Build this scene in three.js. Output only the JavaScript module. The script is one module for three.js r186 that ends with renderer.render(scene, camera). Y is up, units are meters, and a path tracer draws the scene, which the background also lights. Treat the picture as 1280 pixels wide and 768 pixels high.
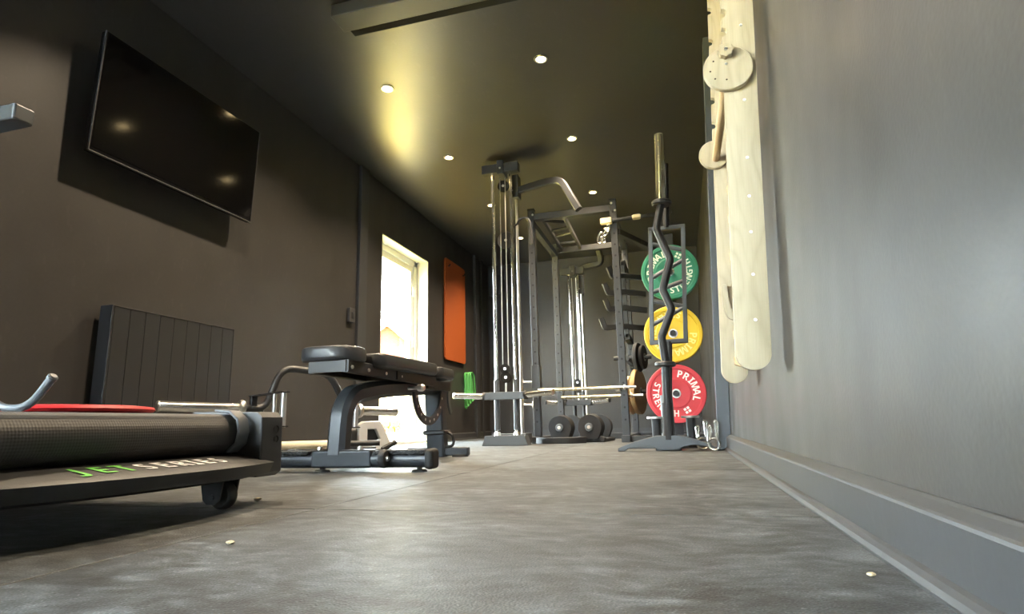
import * as THREE from 'three';
import { RoundedBoxGeometry } from 'three/addons/geometries/RoundedBoxGeometry.js';
import { mergeGeometries, toCreasedNormals } from 'three/addons/utils/BufferGeometryUtils.js';
import { RectAreaLightUniformsLib } from 'three/addons/lights/RectAreaLightUniformsLib.js';
import { createNoise2D } from 'simplex-noise';

RectAreaLightUniformsLib.init();
const V = (x, y, z) => new THREE.Vector3(x, y, z);
const scene = new THREE.Scene();

// ---------------------------------------------------------------- camera, sky, sun, exposure
const F = 733.5, PITCH = 0.1977, YAW = -0.2724, ROLL = -0.025;
const camera = new THREE.PerspectiveCamera(2 * Math.atan(384 / F) * 180 / Math.PI, 1280 / 768, 0.02, 200);
{
  const fw = V(Math.sin(YAW) * Math.cos(PITCH), Math.sin(PITCH), -Math.cos(YAW) * Math.cos(PITCH));
  const r0 = V(Math.cos(YAW), 0, Math.sin(YAW)), u0 = r0.clone().cross(fw);
  const r = r0.clone().multiplyScalar(Math.cos(ROLL)).addScaledVector(u0, Math.sin(ROLL));
  const u = u0.clone().multiplyScalar(Math.cos(ROLL)).addScaledVector(r0, -Math.sin(ROLL));
  camera.position.set(0, 0.163, 0);
  camera.quaternion.setFromRotationMatrix(new THREE.Matrix4().makeBasis(r, u, fw.clone().negate()));
  camera.updateMatrixWorld(true);
}
scene.background = new THREE.Color().setRGB(0.80, 0.94, 1.0);
scene.backgroundIntensity = 34;
const sun = new THREE.DirectionalLight(new THREE.Color().setRGB(1, 0.9, 0.46), 25);
sun.position.set(-2.6 - 1.2, 9, -5 + 3.6); sun.target.position.set(-2.6, 0, -5);
sun.castShadow = true; sun.shadow.mapSize.set(2048, 2048);
Object.assign(sun.shadow.camera, { left: -30, right: 30, top: 30, bottom: -30, near: 0.5, far: 90 });
scene.add(sun, sun.target);
const renderer = new THREE.WebGLRenderer({ antialias: true });
renderer.toneMapping = THREE.LinearToneMapping;
renderer.toneMappingExposure = 2.25;
renderer.shadowMap.enabled = true;
const DOWNLIGHT = 8;                                   // candela of one ceiling lamp

// ---------------------------------------------------------------- helpers
let seed = 7;
const rnd = () => { seed = (seed * 1664525 + 1013904223) >>> 0; return seed / 4294967296; };
const noise2 = createNoise2D(rnd);
const used = {};
function numbered(n) { const k = used[n] = (used[n] ?? -1) + 1; return k ? `${n}_${String(k).padStart(3, '0')}` : n; }
function boxUV(g) {                                     // uv in metres, projected along the main axis of each face
  const p = g.attributes.position, n = g.attributes.normal, uv = new Float32Array(p.count * 2);
  for (let i = 0; i < p.count; i++) {
    const ax = Math.abs(n.getX(i)), ay = Math.abs(n.getY(i)), az = Math.abs(n.getZ(i));
    if (ay >= ax && ay >= az) { uv[2 * i] = p.getX(i); uv[2 * i + 1] = p.getZ(i); }
    else if (ax >= az) { uv[2 * i] = p.getZ(i); uv[2 * i + 1] = p.getY(i); }
    else { uv[2 * i] = p.getX(i); uv[2 * i + 1] = p.getY(i); }
  }
  g.setAttribute('uv', new THREE.BufferAttribute(uv, 2)); return g;
}
function clean(g, crease = 0.6) {                       // non-indexed, only position, normal, uv
  let o = g.index ? g.toNonIndexed() : g;
  for (const k of Object.keys(o.attributes)) if (k !== 'position' && k !== 'normal' && k !== 'uv') o.deleteAttribute(k);
  if (!o.attributes.normal) o.computeVertexNormals();
  return o;
}
function mesh(name, geos, material, parent, keepUV = false) {
  const list = (Array.isArray(geos) ? geos : [geos]).map((g) => { const c = clean(g); if (!keepUV) boxUV(c); return c; });
  const m = new THREE.Mesh(list.length > 1 ? mergeGeometries(list) : list[0], material);
  m.name = parent && parent !== scene ? name : numbered(name);
  (parent ?? scene).add(m); return m;
}
function thing(name, label, category, [x, y, z] = [0, 0, 0], turn = 0, group) {
  const o = new THREE.Group(); o.name = numbered(name); o.position.set(x, y, z); o.rotation.y = turn;
  o.userData = { label, category }; if (group) o.userData.group = group;
  scene.add(o); return o;
}
function tag(o, label, category, group) { o.userData.label = label; o.userData.category = category; if (group) o.userData.group = group; return o; }
function structure(name, geos, material, label, parent) {
  const m = mesh(name, geos, material, parent);
  if (!parent) { m.name = name; m.userData = { kind: 'structure', label, category: 'structure' }; }
  return m;
}
const move = (g, x, y, z) => g.translate(x, y, z);
function bx(w, h, d, x = 0, y = 0, z = 0, rx = 0, ry = 0, rz = 0) {
  const g = new THREE.BoxGeometry(w, h, d); if (rz) g.rotateZ(rz); if (rx) g.rotateX(rx); if (ry) g.rotateY(ry); return g.translate(x, y, z);
}
function rb(w, h, d, r, x = 0, y = 0, z = 0, rx = 0, ry = 0, rz = 0, seg = 2) {
  const g = new RoundedBoxGeometry(w, h, d, seg, Math.min(r, w / 2.01, h / 2.01, d / 2.01)); if (rz) g.rotateZ(rz); if (rx) g.rotateX(rx); if (ry) g.rotateY(ry); return g.translate(x, y, z);
}
const span = (x0, x1, y0, y1, z0, z1) => bx(Math.abs(x1 - x0), Math.abs(y1 - y0), Math.abs(z1 - z0), (x0 + x1) / 2, (y0 + y1) / 2, (z0 + z1) / 2);
const rspan = (x0, x1, y0, y1, z0, z1, r = 0.004) => rb(Math.abs(x1 - x0), Math.abs(y1 - y0), Math.abs(z1 - z0), r, (x0 + x1) / 2, (y0 + y1) / 2, (z0 + z1) / 2);
function fillet(pts, r = 0.05, n = 6) {                 // rounds the corners of a polyline
  const out = [pts[0].clone()];
  for (let i = 1; i < pts.length - 1; i++) {
    const a = pts[i - 1], b = pts[i], c = pts[i + 1];
    const rr = Math.min(r, a.distanceTo(b) * 0.49, c.distanceTo(b) * 0.49);
    const p = b.clone().add(a.clone().sub(b).setLength(rr)), q = b.clone().add(c.clone().sub(b).setLength(rr));
    for (let k = 0; k <= n; k++) { const t = k / n; out.push(p.clone().multiplyScalar((1 - t) ** 2).addScaledVector(b, 2 * t * (1 - t)).addScaledVector(q, t * t)); }
  }
  out.push(pts[pts.length - 1].clone()); return out;
}
function sweep(pts, profile, side, crease = 0.7) {      // profile: [[a, b], ...] closed; a along side, b along the second axis
  const n = pts.length, m = profile.length, rings = [];
  let s = side ? side.clone() : null, tPrev = null;
  for (let i = 0; i < n; i++) {
    const t = pts[Math.min(i + 1, n - 1)].clone().sub(pts[Math.max(i - 1, 0)]).normalize();
    if (!s) s = Math.abs(t.y) < 0.9 ? V(0, 1, 0) : V(1, 0, 0);
    if (tPrev) { const q = new THREE.Quaternion().setFromUnitVectors(tPrev, t); s.applyQuaternion(q); }
    s.addScaledVector(t, -s.dot(t)).normalize();
    const b = t.clone().cross(s);
    rings.push(profile.map(([x, y]) => pts[i].clone().addScaledVector(s, x).addScaledVector(b, y))); tPrev = t;
  }
  const v = []; const tri = (a, b, c) => v.push(a.x, a.y, a.z, b.x, b.y, b.z, c.x, c.y, c.z);
  for (let i = 0; i < n - 1; i++) for (let k = 0; k < m; k++) {
    const a = rings[i][k], b = rings[i][(k + 1) % m], c = rings[i + 1][(k + 1) % m], d = rings[i + 1][k];
    tri(a, b, c); tri(a, c, d);
  }
  for (const [ring, flip] of [[rings[0], true], [rings[n - 1], false]]) for (let k = 1; k < m - 1; k++) flip ? tri(ring[0], ring[k + 1], ring[k]) : tri(ring[0], ring[k], ring[k + 1]);
  const g = new THREE.BufferGeometry(); g.setAttribute('position', new THREE.Float32BufferAttribute(v, 3)); g.computeVertexNormals();
  return toCreasedNormals(g, crease);
}
const circle = (r, n = 14) => Array.from({ length: n }, (_, i) => [r * Math.cos(i / n * 2 * Math.PI), r * Math.sin(i / n * 2 * Math.PI)]);
const tube = (pts, r, n = 14) => sweep(pts, circle(r, n));
const bar = (a, b, r, n = 16) => tube([a, b], r, n);
const rectP = (w, h, c = 0.004) => [[w / 2, h / 2 - c], [w / 2 - c, h / 2], [-w / 2 + c, h / 2], [-w / 2, h / 2 - c], [-w / 2, -h / 2 + c], [-w / 2 + c, -h / 2], [w / 2 - c, -h / 2], [w / 2, -h / 2 + c]];
const beam = (pts, w, h, side, c) => sweep(pts, rectP(w, h, c), side, 0.5);
function lathe(prof, n = 40) { return toCreasedNormals(new THREE.LatheGeometry(prof.map(([r, y]) => new THREE.Vector2(r, y)), n).toNonIndexed(), 0.6); }
function latheZ(prof, n = 40) { return lathe(prof, n).rotateX(Math.PI / 2); }  // axis along +z
function latheX(prof, n = 40) { return lathe(prof, n).rotateZ(-Math.PI / 2); } // axis along +x
function along(g, a, b) { const q = new THREE.Quaternion().setFromUnitVectors(V(0, 1, 0), b.clone().sub(a).normalize()); return g.applyQuaternion(q).translate(a.x, a.y, a.z); }
function extrude(shape, depth, bevel = 0, seg = 12) { const g = new THREE.ExtrudeGeometry(shape, { depth, bevelEnabled: bevel > 0, bevelThickness: bevel, bevelSize: bevel, bevelSegments: 2, curveSegments: seg }); return g; }
function shapeOf(pts) { const s = new THREE.Shape(); pts.forEach(([x, y], i) => i ? s.lineTo(x, y) : s.moveTo(x, y)); s.closePath(); return s; }

// ---------------------------------------------------------------- textures
function fbm(x, y, o = 4) { let s = 0, a = 0.5, f = 1; for (let i = 0; i < o; i++) { s += a * noise2(x * f, y * f); a *= 0.5; f *= 2.03; } return s; }
function dataTex(w, h, fn, srgb, rx = 1, ry = 1) {
  const d = new Uint8Array(w * h * 4);
  for (let j = 0; j < h; j++) for (let i = 0; i < w; i++) { const c = fn(i / w, j / h); const k = 4 * (j * w + i); d[k] = Math.max(0, Math.min(255, c[0])); d[k + 1] = Math.max(0, Math.min(255, c[1])); d[k + 2] = Math.max(0, Math.min(255, c[2])); d[k + 3] = c[3] ?? 255; }
  const t = new THREE.DataTexture(d, w, h); t.wrapS = t.wrapT = THREE.RepeatWrapping; t.magFilter = THREE.LinearFilter; t.minFilter = THREE.LinearMipmapLinearFilter; t.generateMipmaps = true;
  if (srgb) t.colorSpace = THREE.SRGBColorSpace; t.repeat.set(rx, ry); t.needsUpdate = true; return t;
}
const per = (fn) => (u, v) => { // blends the borders so that a texture repeats without a seam
  const a = fn(u, v), b = fn(u - 1, v), c = fn(u, v - 1), d = fn(u - 1, v - 1), s = (t) => { const q = Math.max(0, (t - 0.75) / 0.25); return q * q * (3 - 2 * q); }, x = s(u), y = s(v);
  return a.map((_, i) => (a[i] * (1 - x) + b[i] * x) * (1 - y) + (c[i] * (1 - x) + d[i] * x) * y);
};
// rubber floor: dark crumb rubber with chalk dust, scuffs and pale specks
const floorTex = dataTex(1280, 1280, per((u, v) => {
  const wx = u + 0.03 * fbm(u * 4, v * 4 + 9, 3), wy = v + 0.03 * fbm(u * 4 + 30, v * 4, 3);
  const blot = fbm(wx * 4 + 5, wy * 6, 5), mott = fbm(wx * 22 + 60, wy * 34, 4);
  const streak = Math.max(0, fbm(wx * 7 + 40, wy * 40, 4) - 0.05), arc = Math.max(0, fbm(wx * 34 + 11, wy * 9 + 3, 4) - 0.14);
  const g1 = noise2(u * 420, v * 420), g2 = noise2(u * 900 + 7, v * 900);
  const patch = Math.max(0, fbm(wx * 9 + 70, wy * 24 + 8, 5) - 0.1) * 130;
  let k = 88 + blot * 46 + mott * 44 + streak * 30 + arc * 20 + patch * 0.5 + g1 * 24 + g2 * 18;
  if (noise2(u * 330 + 90, v * 330) > 0.8) k += 66; if (noise2(u * 300 + 20, v * 300 + 50) > 0.79) k -= 44;
  k = Math.max(34, k); return [k * 0.98, k, k * 0.995];
}), true, 0.62, 0.62);
const floorBump = dataTex(512, 512, per((u, v) => { const k = 128 + 60 * noise2(u * 200, v * 200) + 40 * fbm(u * 60, v * 60, 3); return [k, k, k]; }), false, 1.6, 1.6);
const wallBump = dataTex(512, 512, per((u, v) => { const k = 128 + 70 * fbm(u * 70, v * 70, 4) + 30 * fbm(u * 6, v * 6, 2); return [k, k, k]; }), false, 1.2, 1.2);
const wallTex = dataTex(512, 512, per((u, v) => { const k = 236 + 12 * fbm(u * 3, v * 2, 5) + 4 * noise2(u * 90, v * 90) + (fbm(u * 26 + 9, v * 9 + 4, 4) > 0.45 ? 14 : 0); return [k, k, k]; }), true, 0.5, 0.5);
const wallRough = dataTex(512, 512, per((u, v) => { const k = 205 + 40 * fbm(u * 5, v * 3, 5); return [k, k, k]; }), false, 0.5, 0.5);
const plyTex = dataTex(512, 1024, per((u, v) => { // birch plywood: long wavy grain along v
  const w = u * 5 + 0.5 * fbm(u * 2, v * 1.6, 3) + 0.9 * noise2(u * 1.2, v * 0.7), line = Math.abs(((w * 4) % 1 + 1) % 1 - 0.5) * 2;
  const fine = noise2(u * 150, v * 7) * 5; const k = 1 - 0.07 * Math.pow(1 - line, 3) + 0.035 * fbm(u * 3, v * 3, 3);
  return [236 * k + fine, 214 * k + fine, 168 * k * (0.98 + 0.02 * line) + fine];
}), true, 2.2, 0.9);
const beltTex = dataTex(256, 256, (u, v) => { const d = Math.sin((u * 24 + v * 24) * 2 * Math.PI) * Math.sin((u * 24 - v * 24) * 2 * Math.PI); const k = 120 + 55 * d; return [k, k, k]; }, false, 4, 4);
const brushTex = dataTex(256, 256, per((u, v) => { const k = 190 + 50 * fbm(u * 9, v * 9, 4); return [k, k, k]; }), false, 2, 2);
const brickTex = dataTex(256, 256, (u, v) => { const r = Math.floor(v * 32), x = (u * 12 + (r % 2) * 0.5) % 1, y = (v * 32) % 1; const m = x < 0.05 || y < 0.12; const k = 0.9 + 0.2 * noise2(Math.floor(u * 12 + (r % 2) * 0.5) * 3.7, r * 5.1); return m ? [112, 52, 34] : [104 * k, 34 * k, 18 * k]; }, true, 0.4, 0.4);
const paveTex = dataTex(256, 256, per((u, v) => { const k = 1 + 0.14 * fbm(u * 6, v * 6, 4); return [222 * k, 196 * k, 104 * k]; }), true, 0.4, 0.4);

// ---------------------------------------------------------------- materials
const C = (r, g, b) => new THREE.Color().setRGB(r, g, b);
const M = (c, roughness = 0.6, metalness = 0, o = {}) => new THREE.MeshStandardMaterial({ color: c, roughness, metalness, ...o });
const mat = {
  floor: M(C(0.47, 0.5, 0.53), 0.52, 0, { map: floorTex, bumpMap: floorBump, bumpScale: 0.0012 }),
  wall: M(C(0.042, 0.039, 0.036), 0.55, 0, { map: wallTex, roughnessMap: wallRough, bumpMap: wallBump, bumpScale: 0.00035 }),
  ceiling: M(C(0.042, 0.039, 0.036), 0.33, 0, { map: wallTex, bumpMap: wallBump, bumpScale: 0.0004 }),
  trim: M(C(0.05, 0.051, 0.053), 0.4, 0, { map: wallTex, bumpMap: wallBump, bumpScale: 0.0001 }),
  subfloor: M(C(0.05, 0.05, 0.05), 0.9),
  white: M(C(0.8, 0.8, 0.78), 0.4), reveal: M(C(0.5, 0.5, 0.48), 0.6),
  glass: new THREE.MeshPhysicalMaterial({ color: 0xffffff, transmission: 1, thickness: 0, roughness: 0, ior: 1.5 }),
  black: M(C(0.012, 0.012, 0.013), 0.48), blackGloss: M(C(0.006, 0.006, 0.007), 0.12), gap: M(C(0.006, 0.006, 0.006), 0.9),
  frame: M(C(0.03, 0.031, 0.033), 0.42, 0.2),
  frameGrey: M(C(0.09, 0.1, 0.112), 0.42, 0.2),
  benchFrame: M(C(0.035, 0.04, 0.047), 0.38, 0.2),
  steelGrey: M(C(0.11, 0.12, 0.13), 0.36, 0.35),
  chrome: M(C(0.86, 0.85, 0.82), 0.16, 1), chromeDull: M(C(0.72, 0.71, 0.68), 0.32, 1), zinc: M(C(0.62, 0.63, 0.62), 0.38, 0.9),
  rubber: M(C(0.02, 0.02, 0.021), 0.72), vinyl: M(C(0.028, 0.029, 0.032), 0.4, 0, { bumpMap: wallBump, bumpScale: 0.0003 }),
  plastic: M(C(0.035, 0.035, 0.036), 0.5, 0, { bumpMap: floorBump, bumpScale: 0.0003 }), plasticGrey: M(C(0.11, 0.12, 0.13), 0.42),
  belt: M(C(0.055, 0.052, 0.05), 0.6, 0, { bumpMap: beltTex, bumpScale: 0.0012 }),
  red: M(C(0.62, 0.012, 0.02), 0.5), orange: M(C(0.36, 0.07, 0.006), 0.65), green: M(C(0.13, 0.52, 0.14), 0.6),
  ply: M(C(0.52, 0.54, 0.63), 0.6, 0, { map: plyTex }), plyEdge: M(C(0.56, 0.38, 0.2), 0.7), dowel: M(C(0.6, 0.42, 0.22), 0.55), plyHole: M(C(0.05, 0.035, 0.02), 0.9),
  radiator: M(C(0.022, 0.023, 0.025), 0.36),
  brick: M(C(1, 1, 1), 0.9, 0, { map: brickTex }), tile: M(C(0.42, 0.2, 0.12), 0.85), paving: M(C(1, 1, 1), 0.9, 0, { map: paveTex }),
  render: M(C(0.5, 0.44, 0.3), 0.85), wood: M(C(0.3, 0.1, 0.02), 0.8), cream: M(C(0.72, 0.6, 0.4), 0.6), bronze: M(C(0.3, 0.19, 0.09), 0.5, 0.5),
  bolt: M(C(0.7, 0.7, 0.68), 0.3, 1), clip: M(C(0.8, 0.82, 0.78), 0.2, 0.9), crumb: M(C(0.5, 0.42, 0.27), 0.9),
};
const lampMat = M(C(0.9, 0.85, 0.75), 0.5, 0, { emissive: C(1, 0.74, 0.36), emissiveIntensity: 14 });

// ---------------------------------------------------------------- the room
const XL = -2.58, XR = 0.24, H = 2.45, ZB = -7.95, ZF = 2.6, LEAN = 0.053;   // the right wall leans out a little at the top
const WZ0 = 0.1, WZ1 = 2.3, WY = 0.7;
const DZ0 = -4.76, DZ1 = -5.82, DT = 1.965, TH = 0.24;
const floor = structure('floor', span(XL - TH, 0.9, -0.15, -0.016, ZF + TH, ZB - TH), mat.subfloor, 'dark rubber gym floor laid in large square mats');
{ // one metre rubber mats, chamfered at their edges
  const xs = [XL, -1.75, -0.75, XR + 0.02], z0 = -0.12, sets = {};
  for (let i = 0; i < 3; i++) for (let k = -3; k < 9; k++) {
    const za = Math.min(z0 - (k - 0) * 1.0, ZF), zb = Math.max(z0 - (k + 1) * 1.0, ZB); if (za - zb < 0.05) continue;
    const g = rspan(xs[i] + 0.0012, xs[i + 1] - 0.0012, -0.016, 0, za - 0.0012, zb + 0.0012, 0.0025);
    mesh('rubber_mat', g, mat.floor, floor);
  }
}
{ // left wall with the doorway
  const w = [span(XL - TH, XL, 0, H, ZF + TH, WZ1), span(XL - TH, XL, 0, H, WZ0, DZ0), span(XL - TH, XL, 0, WY, WZ0, WZ1), span(XL - TH, XL, 2.05, H, WZ0, WZ1), span(XL - TH, XL, 0, H, DZ1, ZB - TH), span(XL - TH, XL, DT, H, DZ0, DZ1)];
  structure('wall_left', w, mat.wall, 'dark charcoal painted long wall with a doorway, television and radiator');
}
structure('wall_back', span(XL - TH, 0.9, 0, H, ZB, ZB - TH), mat.wall, 'dark charcoal painted end wall behind the power rack');
{ // wall along the wooden bars
  const g = bx(TH, H + 0.12, ZF - ZB + 2 * TH, TH / 2, (H + 0.12) / 2 - 0.01, (ZF + ZB) / 2); g.rotateZ(-LEAN); g.translate(XR + LEAN * 0.0, 0, 0);
  structure('wall_right', g, mat.wall, 'grey painted side wall that carries the plywood climbing bars');
}
{ // end wall behind the camera, with a wide glazed opening
  const x0 = -2.5, x1 = -1.75, t = 2.05;
  structure('wall_front', [span(XL - TH, x0, 0, H, ZF, ZF + TH), span(x1, 0.9, 0, H, ZF, ZF + TH), span(x0, x1, t, H, ZF, ZF + TH)], mat.wall, 'dark end wall with the wide glazed garden door');
  const d = new THREE.Group(); d.name = 'door_2'; d.userData = { kind: 'structure', label: 'wide white framed glazed garden door', category: 'door' }; scene.add(d);
  const f = 0.07, m = (x0 + x1) / 2;
  mesh('frame', [span(x0, x0 + f, 0, t, ZF + 0.08, ZF + 0.15), span(x1 - f, x1, 0, t, ZF + 0.08, ZF + 0.15), span(x0, x1, t - f, t, ZF + 0.08, ZF + 0.15), span(m - f / 2, m + f / 2, 0, t, ZF + 0.08, ZF + 0.15), span(x0, x1, 0, 0.06, ZF + 0.08, ZF + 0.15)], mat.white, d);
  for (const [a, b] of [[x0 + f, m - f / 2], [m + f / 2, x1 - f]]) mesh('pane', new THREE.PlaneGeometry(b - a, t - 0.13).translate((a + b) / 2, (t - 0.01) / 2, ZF + 0.115), mat.glass, d);
}
{ // garden window in the long wall, beside the photographer
  const d = new THREE.Group(); d.name = 'window_1'; d.userData = { kind: 'structure', label: 'large white framed garden window in the long wall', category: 'window' }; scene.add(d);
  const f = 0.06, a = XL - 0.2, b = XL - 0.13, m = (WZ0 + WZ1) / 2;
  mesh('frame', [span(a, b, WY, 2.05, WZ0, WZ0 + f), span(a, b, WY, 2.05, WZ1 - f, WZ1), span(a, b, 2.05 - f, 2.05, WZ0, WZ1), span(a, b, WY, WY + f, WZ0, WZ1), span(a, b, WY, 2.05, m - f / 2, m + f / 2)], mat.white, d);
  for (const [z0, z1] of [[WZ0 + f, m - f / 2], [m + f / 2, WZ1 - f]]) mesh('pane', new THREE.PlaneGeometry(z1 - z0, 2.05 - WY - 2 * f).rotateY(Math.PI / 2).translate((a + b) / 2, (2.05 + WY) / 2, (z0 + z1) / 2), mat.glass, d);
}
structure('ceiling', span(XL - TH, 0.9, H, H + 0.15, ZF + TH, ZB - TH), mat.ceiling, 'dark painted ceiling with recessed spotlights');
// skirting
function skirt(name, pts, label) { return structure(name, pts, mat.trim, label); }
{
  const hb = 0.088, bs = [];
  const prof = [[-0.01, 0], [0.033, 0], [0.0335, 0.004], [0.031, 0.01], [0.0265, 0.0145], [0.0205, 0.0165], [0.0205, 0.0675], [0.019, 0.0705], [0.0165, 0.0725], [0.004, 0.0785], [0.0, 0.081], [-0.01, 0.081]];
  const s = shapeOf(prof.map(([a, b]) => [-a, b]));
  const g = extrude(s, ZF - ZB); g.translate(XR, 0, ZB);
  skirt('baseboard_right', [g], 'grey painted skirting board with a rounded bead along the floor');
  const l = extrude(shapeOf(prof), ZF - DZ0).translate(XL, 0, DZ0), l2 = extrude(shapeOf(prof), DZ1 - ZB).translate(XL, 0, ZB);
  skirt('baseboard_left', [l, l2], 'dark skirting board along the television wall');
  skirt('baseboard_back', [extrude(shapeOf(prof), XR - XL).rotateY(Math.PI / 2).translate(XL, 0, ZB)], 'dark skirting board along the end wall behind the rack');
}
structure('trim_1', rspan(XL, XL + 0.03, 0, H, -4.32, -4.45), mat.trim, 'narrow vertical cover strip on the wall before the doorway');
structure('trim_2', [rspan(XL, XL + 0.04, 0, H, -7.3, -7.42), rspan(XL, XL + 0.025, 0, H, -7.6, -7.66)], mat.trim, 'vertical cover strips in the far corner past the orange mat');
{
  const g = rb(0.07, H + 0.05, 0.1, 0.004, -0.035, (H + 0.05) / 2, 0); g.rotateZ(-LEAN); g.translate(XR, 0, -3.45);
  structure('trim_3', g, mat.frameGrey, 'vertical grey post on the wall past the plywood bars');
}

// ---------------------------------------------------------------- doorway, door and what lies outside
{
  const d = new THREE.Group(); d.name = 'door_1'; d.userData = { kind: 'structure', label: 'white framed glazed door in a deep white reveal', category: 'door' }; scene.add(d);
  const xo = XL - 0.13, xi = XL - 0.205, f = 0.055;
  const lin = 0.012;
  mesh('reveal', [span(XL - 0.13, XL - 0.001, 0, DT, DZ1, DZ1 + lin), span(XL - 0.13, XL - 0.001, 0, DT, DZ0, DZ0 - lin), span(XL - 0.13, XL - 0.001, DT - lin, DT, DZ0, DZ1)], mat.reveal, d);
  mesh('frame', [rspan(xi, xo, 0, DT, DZ1, DZ1 + 0.075), rspan(xi, xo, 0, DT, DZ0, DZ0 - 0.05), rspan(xi, xo, DT - 0.07, DT, DZ0, DZ1)], mat.white, d);
  mesh('sill', rspan(xi - 0.04, XL - 0.01, 0, 0.03, DZ0, DZ1), mat.white, d);
  const leaf = mesh('door_leaf', [rspan(xi + 0.005, xo - 0.012, 0.035, DT - 0.075, DZ1 + 0.078, DZ1 + 0.145), rspan(xi + 0.005, xo - 0.012, 0.035, DT - 0.075, DZ0 - 0.052, DZ0 - 0.11), rspan(xi + 0.005, xo - 0.012, DT - 0.14, DT - 0.075, DZ0 - 0.1, DZ1 + 0.14), rspan(xi + 0.005, xo - 0.012, 0.035, 0.11, DZ0 - 0.1, DZ1 + 0.14)], mat.white, d);
  mesh('pane', new THREE.PlaneGeometry(DZ0 - DZ1 - 0.24, DT - 0.24).rotateY(Math.PI / 2).translate((xi + xo) / 2, (DT - 0.03) / 2 + 0.01, (DZ0 + DZ1) / 2 + 0.017), mat.glass, leaf);
  for (const y of [0.3, 1.0, 1.55]) mesh('hinge', [bar(V(xo + 0.004, y, DZ1 + 0.078), V(xo + 0.004, y + 0.11, DZ1 + 0.078), 0.009), rspan(xo - 0.004, xo + 0.004, y, y + 0.11, DZ1 + 0.04, DZ1 + 0.12, 0.002)], mat.white, d);
  // outside
  structure('ground', span(-70, XL - TH, -0.4, -0.12, 25, -75), mat.paving, 'sunlit pale sandstone ground outside the door');
  // house with a brick gable
  const hs = thing('brick_house', 'orange brick house with a white edged gable seen through the doorway', 'house', [-19.5, -0.12, -37], 0.42);
  const ev = 4.6, ap = 7.45, hw = 3.4;
  mesh('wall', [extrude(shapeOf([[-hw, 0], [hw, 0], [hw, ev], [0, ap], [-hw, ev]]), 7).translate(0, 0, -7)], mat.brick, hs);
  const sl = Math.atan2(ap - ev, hw), L = Math.hypot(ap - ev, hw) + 0.4;
  for (const s of [-1, 1]) {
    const roof = mesh('roof', bx(L, 0.12, 7.6, s * (hw / 2 + 0.12), (ap + ev) / 2 + 0.02, -3.4, 0, 0, -s * sl), mat.tile, hs);
    mesh('bargeboard', bx(L, 0.3, 0.06, s * (hw / 2 + 0.12), (ap + ev) / 2 - 0.06, 0.43, 0, 0, -s * sl), mat.white, roof);
  }
  const w = mesh('window', [bx(1.3, 1.2, 0.06, 0.2, 3.2, 0.02)], mat.white, hs); mesh('pane', bx(1.1, 1.0, 0.02, 0.2, 3.2, 0.06), mat.blackGloss, w);
  // low rendered garden wall and coping
  const gw = thing('garden_wall', 'low cream rendered garden wall outside the doorway', 'wall', [-8.6, -0.12, -15], 0.42);
  mesh('wall', rb(9, 2.1, 0.22, 0.01, 0, 1.05, 0), mat.render, gw); mesh('coping', rb(9.1, 0.07, 0.3, 0.01, 0, 2.135, 0), mat.white, gw);
  // split firewood
  const rows = 4; const c0 = [-3.72, -0.12, -7.35];
  const lg = thing('log_stack', 'stack of split orange brown firewood just outside the doorway', 'firewood', c0, 0.42);
  for (let r = 0; r < rows; r++) for (let i = 0; i < 7 - (r % 2); i++) {
    const x = -0.45 + i * 0.13 + (r % 2) * 0.065, y = 0.055 + r * 0.092, a = rnd() * 6;
    const g = latheZ([[0, -0.12], [0.052, -0.12], [0.058, -0.11], [0.06, 0.1], [0.05, 0.12], [0, 0.12]], 7).rotateZ(a).translate(x, y, rnd() * 0.04);
    mesh('log', g, mat.wood, lg);
  }
}

// ---------------------------------------------------------------- ceiling lamps and rail
{
  for (const x of [-0.69, -1.77]) for (const z of [-2.12, -3.3, -4.42, -5.62, -6.8]) {
    const t = thing('downlight', 'small round recessed spotlight glowing warm in the dark ceiling', 'ceiling light', [x, H, z], 0, 'recessed spotlights in two rows on the ceiling');
    mesh('trim_ring', lathe([[0.03, -0.001], [0.031, -0.006], [0.042, -0.007], [0.044, -0.003], [0.044, 0]], 28), mat.bolt, t);
    mesh('lens', lathe([[0, -0.004], [0.028, -0.004], [0.03, -0.001], [0.03, 0]], 24), lampMat, t);
    const s = new THREE.SpotLight(C(1, 0.8, 0.56), DOWNLIGHT, 0, 1.05, 1, 2); s.position.set(0, -0.02, 0); s.target.position.set(0, -2, 0);
    s.castShadow = true; s.shadow.mapSize.set(1024, 1024); s.shadow.radius = 1.5; t.add(s, s.target);
  }
  const r = thing('ceiling_rail', 'dark stepped box beam fixed across the ceiling', 'beam', [-1.68, H, -2.52]);
  mesh('rail_body', rspan(0.0, 1.75, -0.075, 0, 0.05, -0.09, 0.006), mat.frame, r);
  mesh('rail_slot', rspan(0.02, 1.72, -0.05, 0, -0.09, -0.17, 0.004), mat.gap, r);
}

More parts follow.
